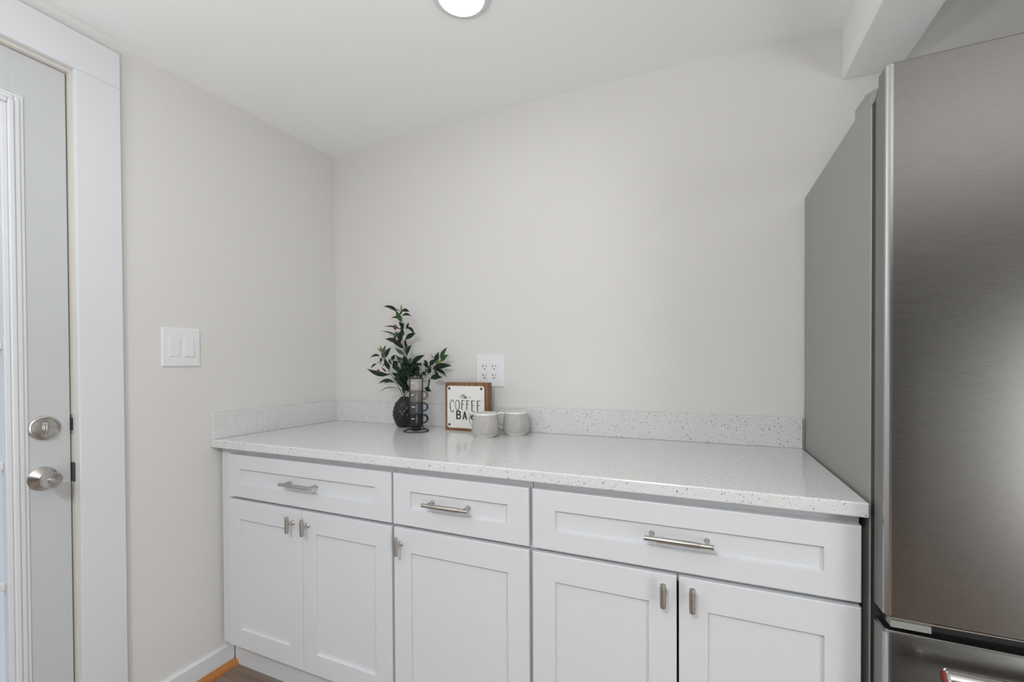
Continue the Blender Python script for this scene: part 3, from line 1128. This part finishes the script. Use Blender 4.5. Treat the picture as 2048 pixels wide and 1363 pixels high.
bm = bmesh.new()
stems = [
    [(526, 1480, 0), (528, 1305, 0.0), (570, 1100, -0.004), (592, 930, -0.004), (572, 790, 0), (518, 650, 0.004), (505, 540, 0.004), (500, 420, 0.002), (515, 280, 0), (500, 120, 0)],
    [(520, 1480, 0), (518, 1300, -0.003), (440, 1110, -0.014), (365, 950, -0.022), (312, 830, -0.026), (275, 730, -0.026), (258, 660, -0.026)],
    [(532, 1480, 0), (540, 1290, 0.002), (690, 1135, 0.012), (790, 1035, 0.020), (850, 925, 0.024), (925, 862, 0.026), (990, 800, 0.028)],
    [(524, 1480, 0), (522, 1300, 0.006), (490, 1120, 0.014), (470, 980, 0.018), (430, 880, 0.02), (345, 740, 0.024)],
]
for s in stems:
    pts = smoothcurve([P3(*p) for p in s], 5)
    n_ = len(pts)
    tube(bm, pts, [0.0021 - 0.0013 * i / n_ for i in range(n_)], 7)
obj('stem', bm, M_stem, pl, True)

rnd = random.Random(4)
leaf_bm = bmesh.new()


def leaf(b, t, w, arch=0.0, mi=0, roll=0.0, d0=None, dd=None):
    """b, t: base and tip (u, v); arch: sideways bow in design units (+ = up); roll turns the blade edge-on"""
    d0 = rnd.uniform(-0.02, 0.02) if d0 is None else d0
    dd = rnd.uniform(-0.03, 0.02) if dd is None else dd
    B, T = P3(b[0], b[1], d0), P3(t[0], t[1], d0 + dd)
    ax = T - B
    L = ax.length
    up = Vector((0, 0, 1))
    side = Vector((-ax.z, 0, ax.x))
    if side.length < 1e-6:
        side = Vector((1, 0, 0))
    side.normalize()
    if side.z < 0:
        side = -side
    W = w * K
    n_ = 9
    rows = []
    for i in range(n_ + 1):
        s = i / n_
        c = B + ax * s + side * (arch * K * 4 * s * (1 - s))
        tang = (ax + side * (arch * K * 4 * (1 - 2 * s))).normalized()
        nrm_side = Vector((-tang.z, 0, tang.x)).normalized()
        depth = Vector((0, -1, 0))
        wdir = (nrm_side * math.cos(roll) + depth * math.sin(roll)).normalized()
        ndir = tang.cross(wdir).normalized()
        prof = 1.02 * math.sin(PI * s ** 0.86) ** 1.12
        if i == 0:
            prof = 0.06
        if i == n_:
            prof = 0.015
        h = W / 2 * prof
        fold = 0.22
        rows.append([leaf_bm.verts.new(c + wdir * h + ndir * h * fold), leaf_bm.verts.new(c), leaf_bm.verts.new(c - wdir * h + ndir * h * fold)])
    for a, c in zip(rows, rows[1:]):
        for k in range(2):
            f = leaf_bm.faces.new((a[k], a[k + 1], c[k + 1], c[k]))
            f.material_index = mi
            f.smooth = True


D, G, LI, GR, BR = 0, 1, 2, 3, 4
# central branch
for a in [((472, 168), (315, 98), 46, 34, D, 0.3), ((518, 150), (660, 172), 46, 26, D, 0.3), ((545, 214), (690, 230), 38, 30, D, 0.5), ((480, 274), (302, 240), 36, 34, D, 0.6),
          ((488, 160), (518, 52), 30, 4, LI, 0), ((482, 150), (458, 110), 18, 0, LI, 0), ((525, 300), (492, 150), 74, 8, G, 0), ((500, 200), (512, 120), 34, 0, G, 0.2),
          ((502, 330), (445, 296), 14, 6, G, 0), ((538, 385), (614, 293), 36, -10, D, 0.3), ((585, 372), (683, 474), 46, 34, D, 0.2), ((538, 532), (656, 440), 66, 12, D, 0.1),
          ((472, 398), (270, 362), 30, 26, D, 0.7), ((495, 430), (520, 300), 52, 6, D, 0.1), ((528, 370), (508, 290), 50, 0, D, 0.3), ((470, 492), (262, 418), 26, 14, D, 0.8), ((430, 500), (265, 455), 12, 8, GR, 0.5), ((455, 592), (298, 530), 60, 24, D, 0.3),
          ((500, 655), (320, 545), 62, 20, D, 0.3), ((462, 598), (400, 400), 26, 10, LI, 0.2), ((470, 520), (430, 420), 50, 6, G, 0.2), ((568, 755), (560, 545), 66, 6, GR, 0), ((598, 742), (690, 608), 52, 18, D, 0.1),
          ((518, 742), (440, 640), 52, -4, GR, 0.2), ((545, 505), (550, 372), 54, 6, D, 0.3), ((500, 600), (502, 420), 60, 6, D, 0), ((560, 640), (575, 520), 40, 0, BR, 0.3),
          ((450, 560), (500, 430), 50, 4, D, 0.2), ((505, 650), (480, 540), 60, 0, D, 0.2), ((520, 470), (545, 400), 40, 0, GR, 0.1)]:
    leaf(*a)
# middle cluster
for a in [((642, 862), (812, 744), 66, 14, D, 0.1), ((612, 930), (790, 866), 78, 18, D, 0.1), ((632, 1002), (770, 912), 62, 26, D, 0.1), ((622, 880), (598, 738), 78, -10, D, 0.1), ((606, 875), (590, 770), 44, 0, LI, 0.2),
          ((718, 1042), (762, 920), 84, -8, D, 0), ((562, 862), (458, 738), 44, -10, D, 0.2), ((560, 880), (500, 770), 70, 0, GR, 0.3), ((540, 950), (500, 800), 90, 0, D, 0.1), ((600, 1000), (545, 860), 90, 4, D, 0.1),
          ((470, 960), (450, 830), 70, 0, D, 0.2), ((490, 960), (470, 870), 40, 0, LI, 0.3), ((520, 1050), (440, 1062), 84, 8, D, 0), ((450, 1010), (400, 900), 44, 6, GR, 0.2), ((560, 1200), (478, 1040), 84, 6, D, 0),
          ((560, 1160), (560, 990), 84, 4, D, 0.1), ((540, 1280), (510, 1100), 76, 4, D, 0), ((600, 1060), (640, 960), 60, 0, GR, 0.1), ((780, 850), (830, 900), 44, 10, D, 0.2), ((570, 1250), (545, 1100), 70, 0, D, 0.1),
          ((520, 1000), (470, 1060), 70, 4, D, 0.2), ((580, 930), (640, 880), 60, 0, D, 0.1), ((600, 960), (560, 900), 60, 0, D, 0.2), ((690, 1010), (640, 960), 54, 0, D, 0.2)]:
    leaf(*a)
for _k in range(30):
    _b = (rnd.uniform(470, 640), rnd.uniform(850, 1150))
    _a = rnd.uniform(0.1, PI - 0.1) + rnd.choice((0, 0, 0, -0.6, 0.6))
    _l = rnd.uniform(95, 150)
    leaf(_b, (_b[0] + _l * math.cos(_a), _b[1] - _l * math.sin(_a)), rnd.uniform(46, 70), rnd.uniform(-14, 14), rnd.choice((D, D, D, D, GR, G)), rnd.uniform(0, 0.6), rnd.uniform(-0.03, 0.035))
for _b, _t in (((350, 930), (300, 830)), ((425, 900), (372, 820)), ((400, 820), (440, 740)), ((452, 1040), (390, 985)), ((330, 870), (372, 800)), ((740, 1085), (700, 985)), ((700, 1120), (790, 1090)), ((800, 1020), (740, 985)), ((420, 1080), (345, 1045)), ((830, 960), (905, 935))):
    leaf(_b, _t, rnd.uniform(44, 62), rnd.uniform(-10, 14), rnd.choice((D, D, GR)), 0.15)
# left branch
for a in [((242, 760), (93, 786), 40, 26, D, 0.5), ((300, 800), (352, 608), 58, 20, GR, 0.2), ((318, 786), (436, 644), 58, 18, D, 0.1), ((272, 700), (222, 648), 24, -4, LI, 0.1), ((268, 694), (262, 615), 32, 4, LI, 0.1), ((275, 780), (280, 680), 54, 4, GR, 0.2),
          ((372, 935), (334, 778), 66, -10, D, 0.1), ((272, 830), (165, 864), 16, 14, GR, 0.5), ((270, 860), (190, 868), 14, 6, GR, 0.3), ((195, 865), (78, 932), 40, 14, D, 0.4), ((372, 1008), (80, 925), 66, -28, D, 0.1), ((400, 1010), (245, 1074), 16, 34, D, 0.5),
          ((442, 1120), (255, 1132), 50, 40, D, 0.4), ((430, 1105), (320, 1140), 22, 20, D, 0.5), ((472, 1190), (265, 1256), 18, 40, GR, 0.4), ((330, 980), (275, 905), 20, 4, BR, 0.2), ((380, 960), (300, 880), 18, 4, GR, 0.4), ((320, 850), (262, 905), 18, 0, D, 0.3)]:
    leaf(*a, -0.02)
# right branch
for a in [((882, 932), (1142, 890), 74, 22, D, 0.1), ((985, 790), (1084, 633), 54, 6, G, 0), ((998, 832), (1120, 738), 60, 12, G, 0), ((930, 862), (942, 698), 76, 6, D, 0), ((855, 895), (910, 800), 66, 10, D, 0.1), ((938, 885), (1000, 835), 60, 6, LI, 0.1),
          ((925, 870), (960, 800), 34, 0, LI, 0.2), ((902, 950), (1042, 1046), 48, 40, D, 0.2), ((858, 1062), (1046, 1050), 70, 16, D, 0.1), ((852, 1062), (866, 1240), 46, -18, D, 0.1), ((775, 1192), (866, 1246), 62, 6, D, 0.1), ((822, 885), (752, 812), 44, 8, D, 0.2),
          ((842, 1000), (850, 900), 66, 4, D, 0.1), ((905, 775), (895, 720), 10, 0, G, 0), ((905, 775), (862, 768), 10, 0, G, 0), ((960, 1020), (945, 950), 40, 0, D, 0.3), ((845, 925), (800, 850), 40, 0, D, 0.2)]:
    leaf(*a, 0.018)
bmesh.ops.solidify(leaf_bm, geom=leaf_bm.faces[:], thickness=0.00035)
obj('foliage', leaf_bm, M_leaf, pl)
for (u, v, r_, d_) in ((422, 366, 30, -0.004), (416, 508, 27, -0.004), (272, 806, 24, -0.028), (236, 962, 22, -0.03), (848, 908, 22, 0.018)):
    bm = bmesh.new()
    c = P3(u, v, d_)
    lathe(bm, [(0, -r_ * K * 1.3), (r_ * K * 0.5, -r_ * K * 0.95), (r_ * K * 0.85, -r_ * K * 0.2), (r_ * K * 0.7, r_ * K * 0.5), (r_ * K * 0.3, r_ * K * 1.1), (0, r_ * K * 1.4)], 16, 'z', c)
    obj('bud', bm, M_bud, pl, True)
